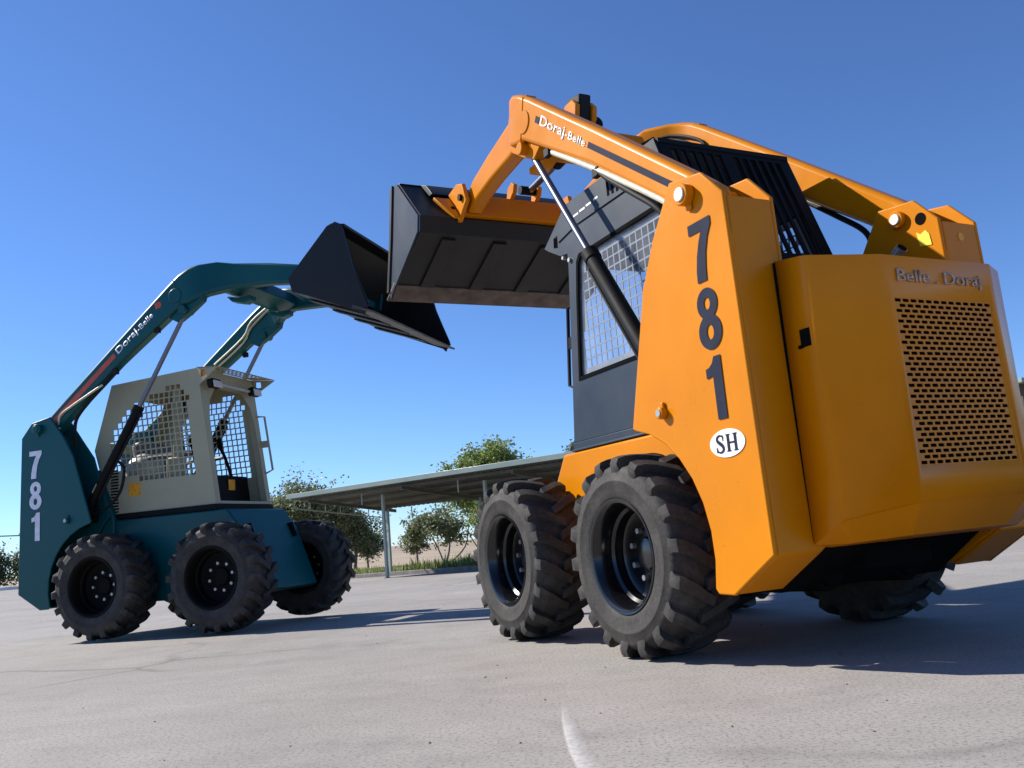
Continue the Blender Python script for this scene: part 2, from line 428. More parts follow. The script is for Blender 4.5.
    def ztop(x): return 1.409 + (x+1.34)*.17
    def zbot(x): return .406+(-1.345-x)*.48 if x > -1.5 else .481+(-1.5-x)*.33
    dr = BM()
    for s in (1, -1):
        for (a, b) in zip(plan, plan[1:]):
            q = [(a[1], s*a[0], zbot(a[1])), (b[1], s*b[0], zbot(b[1])), (b[1], s*b[0], ztop(b[1])), (a[1], s*a[0], ztop(a[1]))]
            dr.faces.new([dr.verts.new(p) for p in q])
    tb = BM()
    g0, g1, h0, h1 = -.250, .250, .640, 1.213
    panel(tb, [(-.282,zbot(-1.62)),(.282,zbot(-1.62)),(.282,ztop(-1.62)),(-.282,ztop(-1.62))], [[(g0,h0),(g1,h0),(g1,h1),(g0,h1)]], lambda u, v: (-1.62, u, v))
    tmp = bpy.data.meshes.new('tmp'); tb.to_mesh(tmp); tb.free(); dr.from_mesh(tmp); bpy.data.meshes.remove(tmp)
    # top lid
    top = [(p[1], p[0], ztop(p[1])) for p in plan] + [(p[1], -p[0], ztop(p[1])) for p in plan[::-1]]
    dr.faces.new([dr.verts.new(p) for p in top])
    bmesh.ops.remove_doubles(dr, verts=dr.verts, dist=.0005)
    door = obj('rear_door', dr, body, root, solid=.006, smooth=True)
    gb = BM(); holes = []
    NR = 31; pz = (h1-h0)/NR
    for i in range(NR):
        n = 13 if i % 2 == 0 else 12
        for j in range(n):
            u = g0 + (g1-g0)*((j+.5)/13 if i % 2 == 0 else (j+1)/13); v = h1 - (i+.5)*pz
            holes.append([(u-.0150,v-.0036),(u-.0128,v-.0058),(u+.0128,v-.0058),(u+.0150,v-.0036),(u+.0150,v+.0036),(u+.0128,v+.0058),(u-.0128,v+.0058),(u-.0150,v+.0036)])
    panel(gb, [(g0,h0),(g1,h0),(g1,h1),(g0,h1)], holes, lambda u, v: (-1.62, u, v))
    obj('grille', gb, body, door, solid=.003)
    bm = BM(); box(bm, (-1.575, 0, (h0+h1)/2), (.01, .56, .66)); obj('radiator', bm, M['flatblack'], door)
    bm = text_bm('Belle . Doraj', lambda u, w, t: (-1.6245-t, -u, w), -.222, .210, 1.256, 1.315, thick=.004, offset=.004)
    obj('lettering', bm, M['emboss'], door)
    bm = BM(); box(bm, (-1.458, .509, 1.105), (.046, .006, .062)); box(bm, (-1.430, .508, 1.078), (.02, .008, .012))
    obj('door_latch', bm, M['flatblack'], door)
    for s in (1, -1):
        bm = BM(); loft(bm, [(-1.346,s*.4985,1.404),(-1.356,s*.4985,1.404),(-1.356,s*.504,1.404),(-1.346,s*.504,1.404)], [(-1.346,s*.4985,.412),(-1.356,s*.4985,.412),(-1.356,s*.504,.412),(-1.346,s*.504,.412)]); obj('door_gasket', bm, M['flatblack'], door)
    # --- skirt under the door
    bm = BM()
    r0 = [(x-.003, y+.002, zbot(x)+.001) for y, x in plan] + [(x-.003, -y-.002, zbot(x)+.001) for y, x in plan[::-1]]
    r1 = [(-1.345+(x+1.345)*.70, y*.84, .395+(-1.345-x)*.08) for y, x in plan] + [(-1.345+(x+1.345)*.70, -y*.84, .395+(-1.345-x)*.08) for y, x in plan[::-1]]
    loft(bm, r0, r1)
    sk = obj('rear_skirt', bm, body, root)
    bm = BM(); prism_y(bm, [(-1.30,.398),(-1.27,.375),(-1.08,.238),(-.86,.238),(-.86,.40)], -.425, .425)
    obj('belly_dark_fill', bm, M['flatblack'], root)  # flat black block added to stand in for shade under the tail
    for y0, l in ((.22,.30),(-.20,.34)):
        bm = BM(); cyl(bm, (-1.12,y0,.30), (-1.12+l,y0,.29), .075, 18); cyl(bm, (-1.15,y0,.30), (-1.12,y0,.30), .055, 18); obj('hydraulic_pump', bm, M['flatblack'], root, bevel=.006)  # pumps and tow block coloured flat black to deepen the underside shade
    bm = BM(); box(bm, (-1.22,0,.345), (.10,.34,.09)); obj('tow_block', bm, M['flatblack'], root, bevel=.01)
    # --- lift arms
    for s in (1, -1):
        # (x,z top) (x,z bottom) y outer, y inner
        st = [((-1.222,1.700),(-1.195,1.650),.618,.520),((-1.205,1.752),(-1.15,1.632),.618,.520),((-1.165,1.788),(-1.07,1.665),.618,.520),((-1.09,1.850),(-.98,1.752),.618,.520),
              ((-.50,2.312),(-.40,2.184),.618,.520),((.10,2.772),(.20,2.572),.618,.520),((.20,2.842),(.30,2.592),.618,.520),((.29,2.885),(.36,2.615),.612,.515),
              ((.37,2.908),(.42,2.645),.585,.480),((.50,2.925),(.52,2.680),.52,.40),((.62,2.905),(.63,2.698),.472,.365),((.95,2.852),(.93,2.680),.462,.357),((1.20,2.797),(1.18,2.645),.457,.353),((1.30,2.745),(1.28,2.60),.455,.353),((1.345,2.70),(1.335,2.62),.455,.353)]
        bm = BM()
        lofts(bm, [[(t[0], s*yo, t[1]), (t[0], s*yi, t[1]), (b[0], s*yi, b[1]), (b[0], s*yo, b[1])] for t, b, yo, yi in st])
        arm = obj('lift_arm', bm, body, root, bevel=.022, seg=3, ang=50)
        # weld seam, cylinder lug at the knee
        bm = BM()
        prism_y(bm, [(.08,2.50),(.16,2.455),(.28,2.52),(.40,2.60),(.42,2.66),(.20,2.60)], s*.585, s*.52)
        cyl(bm, (.235, s*.50, 2.545), (.235, s*.628, 2.545), .034, 20)
        cyl(bm, (.17, s*.617, 2.665), (.17, s*.624, 2.665), .062, 28)
        kb = obj('cylinder_lug', bm, body, arm, bevel=.004)
        bm = BM(); tube(bm, [(.155,s*.6185,2.800),(.185,s*.6185,2.69),(.225,s*.6185,2.575)], .0035, 6); tube(bm, [(.153,s*.60,2.812),(.153,s*.54,2.812)], .0035, 6)
        obj('weld_bead', bm, body, arm)
        # stripe and lettering along the arm
        d = Vector((.605, .460)).normalized(); n = Vector((-d.y, d.x))
        o0 = Vector((-.50, 2.212)) # mid line point
        def on_arm(a, w, t, o0=o0, d=d, n=n): q = o0 + d*a + n*w; return (q.x, s*(.6195+t), q.y)
        def strip(a0, a1, w0, w1, mat, name='stripe'):
            bm = BM(); A = [(a0,w0),(a1,w0),(a1,w1),(a0,w1)]
            loft(bm, [on_arm(a, w, 0) for a, w in A], [on_arm(a, w, .0012) for a, w in A]); return obj(name, bm, M[mat], arm)
        if P['body'] == 'orange':
            strip(-.62, .10, -.018, .010, 'dig_dark'); strip(.635, .68, -.020, .014, 'dig_dark')
            rng = (.125, .62); wl = (-.026, .024)
        else:
            strip(-.70, .085, -.026, .018, 'redstripe')
            rng = (.115, .56); wl = (-.030, .028)
            bm = BM(); pts = circle(0, 0, .034, 9); pts = [(u*(1+.25*math.sin(3*i)), v*(1+.25*math.sin(5*i))) for i, (u, v) in enumerate(pts)]
            loft(bm, [on_arm(.645+u, .012+v, 0) for u, v in pts], [on_arm(.645+u, .012+v, .0012) for u, v in pts]); obj('logo_mark', bm, M['redstripe'], arm)
        if s > 0: # reads from the front backwards
            f = lambda u, w, t: on_arm(rng[1]-u, w, t)
        else: f = lambda u, w, t: on_arm(rng[0]+u, w, t)
        L = rng[1]-rng[0]
        bm = text_bm('Doraj', f, 0, L*.56, wl[0]-.012, wl[1]+.004, offset=.012); obj('lettering', bm, M['white'] if P['body'] == 'orange' else M['dig_light'], arm)
        bm = text_bm('-Belle', f, L*.58, L, wl[0]+.004, wl[1]-.008, offset=.008); obj('lettering', bm, M['white'] if P['body'] == 'orange' else M['dig_light'], arm)
        # hydraulic tubes under the arm
        tz = 0
        bm = BM()
        if P['body'] == 'orange':
            tube(bm, smooth_pts([(-.06,s*.595,2.395),(-.40,s*.60,2.168),(-.80,s*.605,1.885),(-.95,s*.60,1.76),(-1.0,s*.58,1.64)], 5), .015, 10)
        else:
            tube(bm, smooth_pts([(-.56,s*.612,2.03),(-.66,s*.625,1.98),(-.86,s*.628,1.89),(-.99,s*.625,1.82),(-1.02,s*.60,1.72)], 5), .010, 10)
        obj('hydraulic_tube', bm, M['tube'], arm, smooth=True)
        bm = BM(); tube(bm, smooth_pts([(-.46,s*.60,2.12),(-.54,s*.605,2.05),(-.70,s*.60,1.92),(-.84,s*.59,1.80),(-.89,s*.57,1.70),(-.90,s*.55,1.55)], 5), .014, 10)
        obj('hydraulic_hose', bm, M['hose'], arm, smooth=True)
        for cx_, cz_ in ((-.44,2.125),(-.02,2.41)):
            bm = BM(); box(bm, (cx_, s*.60, cz_), (.05, .03, .045)); obj('tube_clamp', bm, M['hose'], arm, bevel=.004)
        # inner side tubes of the arm
        for dz in (0, .05):
            bm = BM(); tube(bm, smooth_pts([(-.30,s*.508,2.29+dz),(.02,s*.506,2.50+dz),(.12,s*.504,2.64+dz),(.36,s*.49,2.80+dz*.5),(.50,s*.40,2.79+dz*.5)], 4), .010, 8)
            obj('hydraulic_tube', bm, M['tube'] if P['body'] == 'teal' else M['hose'], arm, smooth=True)
        # lift cylinder
        A = Vector((-.775, s*.56, 1.00)); B = Vector((.235, s*.56, 2.545)); dd = (B-A).normalized(); E = Vector((-.25, s*.56, 1.805)); E = A + dd*(E-A).dot(dd)
        bm = BM(); cyl(bm, A - dd*.03, E, .037, 24); cyl(bm, E - dd*.05, E + dd*.012, .042, 24)
        cyl(bm, A+Vector((0,-.045,0)), A+Vector((0,.045,0)), .05, 20)
        lc = obj('lift_cylinder', bm, M['black'], root, bevel=.003)
        bm = BM(); cyl(bm, E, B - dd*.02, .0185, 20)
        obj('piston_rod', bm, M['steel'], lc, smooth=True)
        bm = BM(); cyl(bm, B+Vector((0,-.022,0)), B+Vector((0,.022,0)), .036, 20); obj('rod_eye', bm, M['black'], lc, smooth=True)
        bm = BM(); nv = Vector((dd.z, 0, -dd.x)); off = nv*(.052)*1 + Vector((0, s*.008, 0))
        tube(bm, [E - dd*.04 + nv*.03, E - dd*.05 + off, E - dd*.45 + off, A + dd*.15 + off], .010, 8)
        box(bm, E - dd*.045 + nv*.045, (.03, .03, .03))
        obj('cylinder_pipe', bm, M['black'] if P['body'] == 'orange' else M['hose'], lc, smooth=True)
        if P['body'] == 'teal':
          bm = BM(); tube(bm, smooth_pts([A + dd*.50 + nv*.05, A + dd*.47 + nv*.14, A + dd*.30 + nv*.20, A + dd*.12 + nv*.15, A + dd*.02 + nv*.05], 6), .012, 8)
          obj('hydraulic_hose', bm, M['hose'], lc, smooth=True)
        # cylinder mount between the plates
        bm = BM(); box(bm, (-.80, s*.60, 1.0), (.14, .03, .16)); box(bm, (-.80, s*.50, 1.0), (.14, .03, .16)); box(bm, (-.86, s*.56, .98), (.05, .20, .18))
        obj('cylinder_mount', bm, M['black'], up, bevel=.004)
    # --- cross member between arms
    bm = BM()
    prism_y(bm, [(.42,2.72),(.47,2.86),(.64,2.85),(.70,2.73),(.55,2.68)], -.372, .372)
    cm = obj('cross_member', bm, body, root, bevel=.012)
    for y0, y1 in ((.24,.33),(-.33,-.24)):
        bm = BM(); prism_y(bm, [(.44,2.69),(.56,2.655),(.68,2.66),(.68,2.62),(.62,2.60),(.50,2.63)], y0, y1); obj('cross_bracket', bm, body, cm, bevel=.008)
    for y0, y1 in ((.035,.065),(.150,.180)):
        bm = BM(); prism_y(bm, [(.42,2.78),(.345,2.85),(.33,2.92),(.37,2.965),(.45,2.965),(.52,2.90),(.58,2.80)], y0, y1)
        obj('cylinder_ear', bm, body, cm, bevel=.006)
    bm = BM(); box(bm, (.42, .1075, 2.93), (.15, .08, .16), Matrix.Rotation(R(-12), 3, 'Y')); box(bm, (.47, .1075, 2.85), (.12, .07, .12))
    obj('hose_bundle', bm, M['hose'], cm, bevel=.012)
    # --- coupler
    bm = BM()
    prism_y(bm, [(1.33,2.605),(1.345,2.755),(1.43,2.72),(1.41,2.60)], -.50, .50)
    cp = obj('quick_coupler', bm, body, root, bevel=.008)
    for s in (1, -1):
        bm = BM(); prism_y(bm, [(1.22,2.66),(1.27,2.79),(1.36,2.82),(1.50,2.80),(1.46,2.58),(1.36,2.56)], s*.475, s*.505)
        prism_y(bm, [(1.27,2.70),(1.30,2.80),(1.42,2.80),(1.42,2.66)], s*.30, s*.335)
        loft(bm, [(1.325,s*.507,2.585),(1.470,s*.507,2.765),(1.470,s*.625,2.765),(1.385,s*.575,2.655),(1.325,s*.54,2.585)], [(1.348,s*.507,2.575),(1.490,s*.507,2.75),(1.490,s*.625,2.75),(1.405,s*.575,2.64),(1.348,s*.54,2.575)])
        cs = obj('coupler_plate', bm, body, cp, bevel=.006)
        bm = BM(); cyl(bm, (1.29,s*.498,2.70),(1.29,s*.525,2.70), .022, 14); cyl(bm, (1.40,s*.515,2.66),(1.40,s*.535,2.66), .02, 14)
        obj('coupler_pin', bm, M['black'], cs)
    for y0 in (.088, -.098):
        bm = BM(); prism_y(bm, [(1.36,2.745),(1.30,2.78),(1.28,2.83),(1.32,2.86),(1.38,2.84),(1.42,2.745)], y0, y0+.03); obj('tilt_ear', bm, body, cp, bevel=.006)
    A = Vector((.43, -.02, 2.88)); B = Vector((1.34, -.03, 2.82)); dd = (B-A).normalized()
    bm = BM(); cyl(bm, A, A+dd*.52, .042, 22); tc = obj('tilt_cylinder', bm, M['black'], root, bevel=.004)
    bm = BM(); cyl(bm, A+dd*.50, B, .022, 18); obj('piston_rod', bm, M['steel'], tc, smooth=True)
    bm = BM(); cyl(bm, B+Vector((0,-.055,0)), B+Vector((0,.075,0)), .030, 18); obj('rod_eye', bm, M['black'], tc, smooth=True)
    for k, y in enumerate((.02, .06) if P['body'] == 'orange' else ()):
        bm = BM(); tube(bm, smooth_pts([(.46,y+.06,2.74),(.40,y+.03,2.64-.02*k),(.30,y-.05,2.60-.02*k),(.22,y-.16,2.62),(.20,y-.30,2.70)], 5), .012, 8)
        obj('hydraulic_hose', bm, M['hose'], tc, smooth=True)
    # --- bucket
    prof = [(2.02,2.24),(1.40,2.488),(1.374,2.588),(1.72,2.935),(1.75,2.945)]
    yb = .765
    bm = BM()
    vs = [[bm.verts.new((x, y, z)) for x, z in prof] for y in (-yb, yb)]
    for i in range(len(prof)-1): bm.faces.new((vs[0][i], vs[0][i+1], vs[1][i+1], vs[1][i]))
    bk = obj('bucket', bm, M['bucket'], root, solid=.012)
    if P['body'] == 'teal': bk.location = (-.05, 0, -.02)
    mouth = [(1.985,2.205),(1.96,2.235)] + prof[1:] + [(1.79,2.955),(1.845,2.925),(1.915,2.60),(2.03,2.285)]
    for s in (1, -1):
        bm = BM(); prism_y(bm, mouth, s*(yb+.003), s*(yb+.017)); sp = obj('side_plate', bm, M['bucket'] if P['body'] == 'teal' else M['side_dark'], bk)
        bm = BM(); loft(bm, [(x, s*(yb+.018), z) for x, z in [(1.79,2.955),(1.845,2.925),(1.915,2.60),(2.03,2.262),(1.99,2.255),(1.88,2.60),(1.80,2.91)]], [(x, s*(yb+.030), z) for x, z in [(1.79,2.955),(1.845,2.925),(1.915,2.60),(2.03,2.262),(1.99,2.255),(1.88,2.60),(1.80,2.91)]]); obj('side_cutter', bm, M['bucket'], sp)
    bm = BM(); prism_y(bm, [(2.065,2.213),(2.07,2.226),(1.90,2.300),(1.89,2.276)], -yb-.02, yb+.02); obj('cutting_edge', bm, M['edge'], bk, bevel=.003)
    for y in (.55, .18, -.18, -.55):
        bm = BM(); dxx = .035
        loft(bm, [(1.89,y-.05,2.281),(1.89,y+.05,2.281),(1.43,y+.05,2.466),(1.43,y-.05,2.466)], [(1.886,y-.05,2.269),(1.886,y+.05,2.269),(1.426,y+.05,2.454),(1.426,y-.05,2.454)])
        obj('wear_strip', bm, M['bucket'], bk, bevel=.003)
    bm = BM(); prism_y(bm, [(1.70,2.94),(1.745,2.955),(1.86,2.935),(1.855,2.915),(1.745,2.93)], -yb, yb); prism_y(bm, [(1.55,2.80),(1.68,2.92),(1.70,2.945),(1.60,2.90),(1.50,2.80)], -.62, .62)
    obj('top_lip', bm, M['bucket'], bk, bevel=.004)
    # --- cab
    cab = None
    if style == 'open':
        gm = M['grey_cab']
        side = [(.340,.975),(.19,2.105),(-.68,2.070),(-.862,1.53),(-.70,.975)]
        def zfr(z): return .34 - (z-.975)*.1327
        holes = []
        pu = .0515
        rows = 15; z0 = 1.225
        for i in range(rows):
            z = z0 + pu*(i+.5)
            xl = -.60 - (.11 if i > 1 else .0) ; xr = .155 - .0066*i
            if i < 1: xl = -.42
            if i > 8: xl = -.71 + .055*(i-8)
            if i >= rows-1: xl, xr = -.14, .02
            elif i >= rows-2: xl, xr = -.33, .06
            elif i >= rows-3: xr = .11
            k = 0; x = xr - pu/2
            while x - pu/2 > xl:
                hw = .0208
                holes.append([(x-hw,z-hw),(x+hw,z-hw),(x+hw,z+hw),(x-hw,z+hw)]); x -= pu
        for s in (1, -1):
            bm = BM(); panel(bm, side, holes, lambda u, v: (u, s*.381, v))
            p = obj('side_panel' if s < 0 else 'side_panel', bm, gm, None if s > 0 and False else root, solid=.006)
            if cab is None: cab = p; p.name = 'cab'
            else: p.parent = cab
        # louvres and stickers on the side
        for s in (1, -1):
            bm = BM()
            for k in range(15): box(bm, (-.655+.004*(k % 2), s*.387, .995+.0245*k), (.075, .006, .011), Matrix.Rotation(R(s*25), 3, 'X'))
            obj('louvre', bm, M['flatblack'], cab)
            bm = BM(); box(bm, (-.45, s*.3855, 1.163), (.115, .002, .105)); obj('warning_sticker', bm, M['yorange'], cab)
        # roof, rear and front frames
        bm = BM(); loft(bm, [(.19,-.378,2.102),(.19,.378,2.102),(-.68,.378,2.067),(-.68,-.378,2.067)], [(.19,-.378,2.094),(.19,.378,2.094),(-.68,.378,2.059),(-.68,-.378,2.059)]); obj('cab_roof', bm, gm, cab)
        bm = BM(); panel(bm, [(-.378,1.52),(.378,1.52),(.378,2.06),(-.378,2.06)], [[(-.30,1.60),(.30,1.60),(.30,1.98),(-.30,1.98)]], lambda u, v: (-.859+(v-1.53)*.333, u, v)); obj('rear_panel', bm, gm, cab, solid=.006)
        bm = BM(); hol = [(-.325,1.0),(.325,1.0),(.325,1.45),(.31,1.70),(.28,1.84),(.19,1.955),(-.19,1.955),(-.28,1.84),(-.31,1.70),(-.325,1.45)]
        panel(bm, [(-.378,.978),(.378,.978),(.378,2.10),(-.378,2.10)], [hol], lambda u, v: (zfr(v)-.003, u, v)); obj('front_frame', bm, gm, cab, solid=.008)
        bm = BM(); box(bm, (.12, 0, 1.11), (.012, .74, .26), Matrix.Rotation(R(-7.5), 3, 'Y')); fb = obj('foot_bulkhead', bm, M['black'], cab)
        bm = BM(); box(bm, (.128, .12, 1.16), (.004, .09, .09)); obj('warning_sticker', bm, M['yorange'], fb)
        # posts
        for s in (1, -1):
            bm = BM(); loft(bm, [(.338,s*.379,.98),(.338,s*.33,.98),(.27,s*.33,.98),(.27,s*.379,.98)], [(.190,s*.379,2.09),(.190,s*.33,2.09),(.130,s*.33,2.09),(.130,s*.379,2.09)])
            obj('front_post', bm, gm, cab, bevel=.004)
        # visor of perforated sheet with side gussets
        hv = []
        for i in range(4):
            for j in range(9):
                u = -.22+.055*j; v = .232 + .041*i
                hv.append([(u-.021,v-.016),(u+.021,v-.016),(u+.021,v+.016),(u-.021,v+.016)])
        bm = BM(); panel(bm, [(-.40,.19),(.40,.19),(.415,.405),(-.415,.405)], hv, lambda u, v: (v, u, 2.107-(v-.19)*.11)); vs_ = obj('visor', bm, gm, cab, solid=.003)
        for s in (1, -1):
            bm = BM(); panel(bm, [(.19,2.102),(.405,2.078),(.20,1.955)], [[(.225,2.020),(.275,2.03),(.272,2.078),(.228,2.082)]], lambda u, v: (u, s*(.382+(u-.19)*.14), v)); obj('visor_gusset', bm, gm, vs_, solid=.006)
        for y in (-.315, .245):
            bm = BM(); box(bm, (.30, y, 1.965), (.06, .125, .075), Matrix.Rotation(R(-10), 3, 'Y')); hl = obj('headlight', bm, M['black'], cab, bevel=.012)
            bm = BM(); box(bm, (.335, y, 1.959), (.012, .105, .058), Matrix.Rotation(R(-10), 3, 'Y')); obj('lens', bm, M['lamp'], hl, bevel=.004)
        bm = BM(); tube(bm, [(.285,-.24,1.975),(.29,.18,1.965)], .014, 8); obj('lamp_bar', bm, M['seatlight'], cab, smooth=True)
        bm = BM(); cyl(bm, (.222,-.34,2.03),(.222,-.34,2.095), .032, 18); obj('amber_lamp', bm, M['amber'], cab, bevel=.006)
        handles = ((.305, 1.265, 1.765),)
        # seat, cover, control levers
        bm = BM(); box(bm, (-.30, 0, 1.12), (.46, .46, .13)); st_ = obj('seat', bm, M['seat'], cab, bevel=.04, seg=3)
        bm = BM(); box(bm, (-.54, 0, 1.36), (.12, .46, .46), Matrix.Rotation(R(-10), 3, 'Y')); obj('seat_back', bm, M['seat'], st_, bevel=.04, seg=3)
        bm = BM(); bmesh.ops.create_uvsphere(bm, u_segments=20, v_segments=12, radius=1, matrix=Matrix.Translation((-.50,-.20,1.33)) @ Matrix.Diagonal((.17,.14,.15,1))); obj('seat_cover', bm, M['seatlight'], st_, smooth=True)
        for s in (1, -1):
            bm = BM(); tube(bm, smooth_pts([(.10,s*.22,.98),(.05,s*.22,1.25),(.0,s*.21,1.42),(-.03,s*.19,1.50)], 4), .014, 8)
            tube(bm, [(-.025,s*.19,1.49),(-.04,s*.185,1.58)], .022, 8)
            obj('control_lever', bm, M['flatblack'], cab, smooth=True)
            bm = BM(); tube(bm, smooth_pts([(-.50,s*.27,1.40),(-.36,s*.27,1.43),(-.12,s*.26,1.42),(.0,s*.20,1.42)], 4), .018, 8); obj('arm_rest_bar', bm, M['seat'], cab, smooth=True)
        bm = BM(); box(bm, (-.08, -.30, 1.62), (.07, .05, .80)); box(bm, (-.10, -.30, 1.30), (.16, .06, .20)); obj('restraint_post', bm, gm, cab, bevel=.01)
        bm = BM(); tube(bm, smooth_pts([(-.12,-.25,2.05),(-.06,-.24,1.85),(-.10,-.25,1.65),(-.06,-.26,1.45)], 5), .014, 8); obj('wiring_loom', bm, M['hose'], cab, smooth=True)
    else:
        gm = M['dark_cab']
        side = [(.340,.978),(.305,1.24),(.225,1.90),(.222,1.975),(.300,1.985),(.420,2.050),(.462,2.078),(.200,2.238),(-.615,2.238),(-.862,1.53),(-.70,.978)]
        win = [(.228,1.285),(.172,1.72),(.140,1.90),(.110,1.935),(-.66,1.935),(-.80,1.53),(-.68,1.285)]
        sq = [(.315,2.035),(.360,2.048),(.355,2.100),(.310,2.105)]
        for s in (1, -1):
            bm = BM(); panel(bm, side, [win, sq], lambda u, v: (u, s*.392, v)); p = obj('side_panel', bm, gm, root, solid=.012)
            if cab is None: cab = p; p.name = 'cab'
            else: p.parent = cab
            # window frame bead, guard and glass
            bm = BM()
            inn = [(-.24+(x+.24)*.955, 1.61+(z-1.61)*.94) for x, z in win]
            panel(bm, win, [inn], lambda u, v: (u, s*.3985, v)); wf = obj('window_frame', bm, M['flatblack'], cab, solid=.007)
            bm = BM(); prism_y(bm, inn, s*.384, s*.388); obj('window_pane', bm, M['glass'], wf)
            bm = BM()
            def inside(x, z):
                c = False; j = len(inn)-1
                for i in range(len(inn)):
                    if (inn[i][1] > z) != (inn[j][1] > z) and x < (inn[j][0]-inn[i][0])*(z-inn[i][1])/(inn[j][1]-inn[i][1])+inn[i][0]: c = not c
                    j = i
                return c
            hs = []; pu = .050; hw = .0213
            zz = 1.31
            while zz < 1.93:
                xx = .20
                while xx > -.80:
                    if all(inside(xx+a*hw*1.08, zz+b*hw*1.08) for a in (1,-1) for b in (1,-1)): hs.append([(xx-hw,zz-hw),(xx+hw,zz-hw),(xx+hw,zz+hw),(xx-hw,zz+hw)])
                    xx -= pu
                zz += pu
            panel(bm, inn, hs, lambda u, v: (u, s*.378, v)); obj('window_guard', bm, M['meshwhite'], wf, solid=.004)
            # roof gutter ribs, slots and small white marks
            bm = BM(); lofts(bm, [[(x, s*.399, z), (x, s*.405, z), (x, s*.405, z+.012), (x, s*.399, z+.012)] for x, z in ((.30,2.06),(.10,2.09),(-.60,2.09))]); obj('roof_rib', bm, gm, cab)
            bm = BM()
            for k in range(3): box(bm, (-.215-.04*k, s*.3985, 2.175-.004*k), (.018, .003, .10))
            obj('vent_slot', bm, M['flatblack'], cab)
            bm = BM()
            for k, (x, w) in enumerate(((.16,.02),(.10,.05),(.035,.055),(-.03,.05),(-.10,.04))): box(bm, (x, s*.3985, 2.140+.004*k), (w, .002, .011))
            obj('white_marks', bm, M['white'], cab)
            bm = BM(); cyl(bm, (.20, s*.39, 1.93), (.20, s*.41, 1.93), .012, 10); cyl(bm, (.26, s*.39, 1.96), (.26, s*.41, 1.96), .010, 10); obj('cab_bolt', bm, M['zinc'], cab)
        bm = BM(); loft(bm, [(.20,-.386,2.236),(.20,.386,2.236),(-.615,.386,2.236),(-.615,-.386,2.236)], [(.20,-.386,2.226),(.20,.386,2.226),(-.615,.386,2.226),(-.615,-.386,2.226)])
        loft(bm, [(.462,-.386,2.076),(.462,.386,2.076),(.203,.386,2.236),(.203,-.386,2.236)], [(.450,-.386,2.070),(.450,.386,2.070),(.203,.386,2.222),(.203,-.386,2.222)])
        obj('cab_roof', bm, gm, cab)
        # rear slatted guard
        def rp(u, v): return (-.615-(2.238-v)*.349, u, v)
        bm = BM(); hs = []
        for k in range(13):
            u = -.31+.0517*k
            if k != 6: hs.append([(u-.016,1.66),(u+.016,1.66),(u+.016,2.19),(u-.016,2.19)])
        panel(bm, [(-.386,1.53),(.386,1.53),(.386,2.224),(-.386,2.224)], hs, rp); rg = obj('rear_guard', bm, M['black'], cab, solid=.012)
        bm = BM(); box(bm, (-.618, 0, 2.226), (.03, .772, .022)); obj('guard_rail', bm, M['black'], rg)
        # front door frame
        bm = BM(); panel(bm, [(-.386,.98),(.386,.98),(.386,1.98),(-.386,1.98)], [[(-.32,1.25),(.32,1.25),(.32,1.90),(-.32,1.90)]], lambda u, v: (.338-(v-.98)*.125, u, v)); obj('front_door', bm, gm, cab, solid=.015)
        handles = ((.330, 1.275, 1.705),)
        bm = BM(); box(bm, (-.30, 0, 1.06), (.40, .40, .12)); st_ = obj('seat', bm, M['seat'], cab, bevel=.04, seg=3)
        bm = BM(); box(bm, (-.50, 0, 1.20), (.10, .40, .30), Matrix.Rotation(R(-10), 3, 'Y')); obj('seat_back', bm, M['seat'], st_, bevel=.04, seg=3)
    # grab rail on the front left post
    for (xh, zb, zt2) in handles:
        bm = BM(); off = .075
        fx = lambda z: .34 - (z-.975)*.1327
        yh = .372
        tube(bm, [(fx(zt2)-.01,yh,zt2),(fx(zt2)+off,yh,zt2-.008),(fx(zb)+off,yh,zb+.012),(fx(zb)-.01,yh,zb-.02)], .010, 8)
        box(bm, (fx(1.51)+.04, yh, 1.51), (.08, .012, .06))
        obj('grab_rail', bm, gm if style == 'open' else M['black'], cab, smooth=True)
    return root

make_loader((.808, 4.469, 2.038), dict(body='orange', sill='dark_cab', num='dig_dark', num_top=1.606, num_x=-1.192), 'orange skid loader with slate grey cab, seen from behind, nearest the camera on the right', 'closed')
make_loader((-2.639, 7.503, -.305), dict(body='teal', sill='black', num='dig_light', num_top=1.545, num_x=-1.185), 'teal skid loader with pale grey open mesh cab, facing right on the left side', 'open')

# ------------------------------------------------------------------ ground and surroundings
def gz(x, y):
    f = min(1, max(0, (x+22)/12))
    return -.0165*max(0, min(y, 30)-6)*f - .0074*max(0, y-30)*f
xs = [-4000,-1500,-600,-250,-120,-60,-40,-30,-22,-19,-16,-13,-10,-8,-6,-4,-2,0,2,4,6,8,11,15,20,30,50,90,200,600,1500,4000]
ys = [-400,-100,-30,-10,-4,0,3,6,8,11,14,17,20,23,26,30,36,44,60,90,140,250,500,1000,2500,6000]
bm = BM(); gv = [[bm.verts.new((x, y, gz(x, y))) for x in xs] for y in ys]
for j in range(len(ys)-1):
    for i in range(len(xs)-1): bm.faces.new((gv[j][i], gv[j][i+1], gv[j+1][i+1], gv[j+1][i]))
g = obj('ground', bm, M['asphalt']); tag(g, kind='structure')

# carport frame of reference: eave corner and directions
A0 = Vector((-6.5, 24.6)); U = Vector((.786, -.618)).normalized(); V = Vector((-U.y, U.x))
def cpt(a, d): q = A0 + U*a + V*d; return q.x, q.y
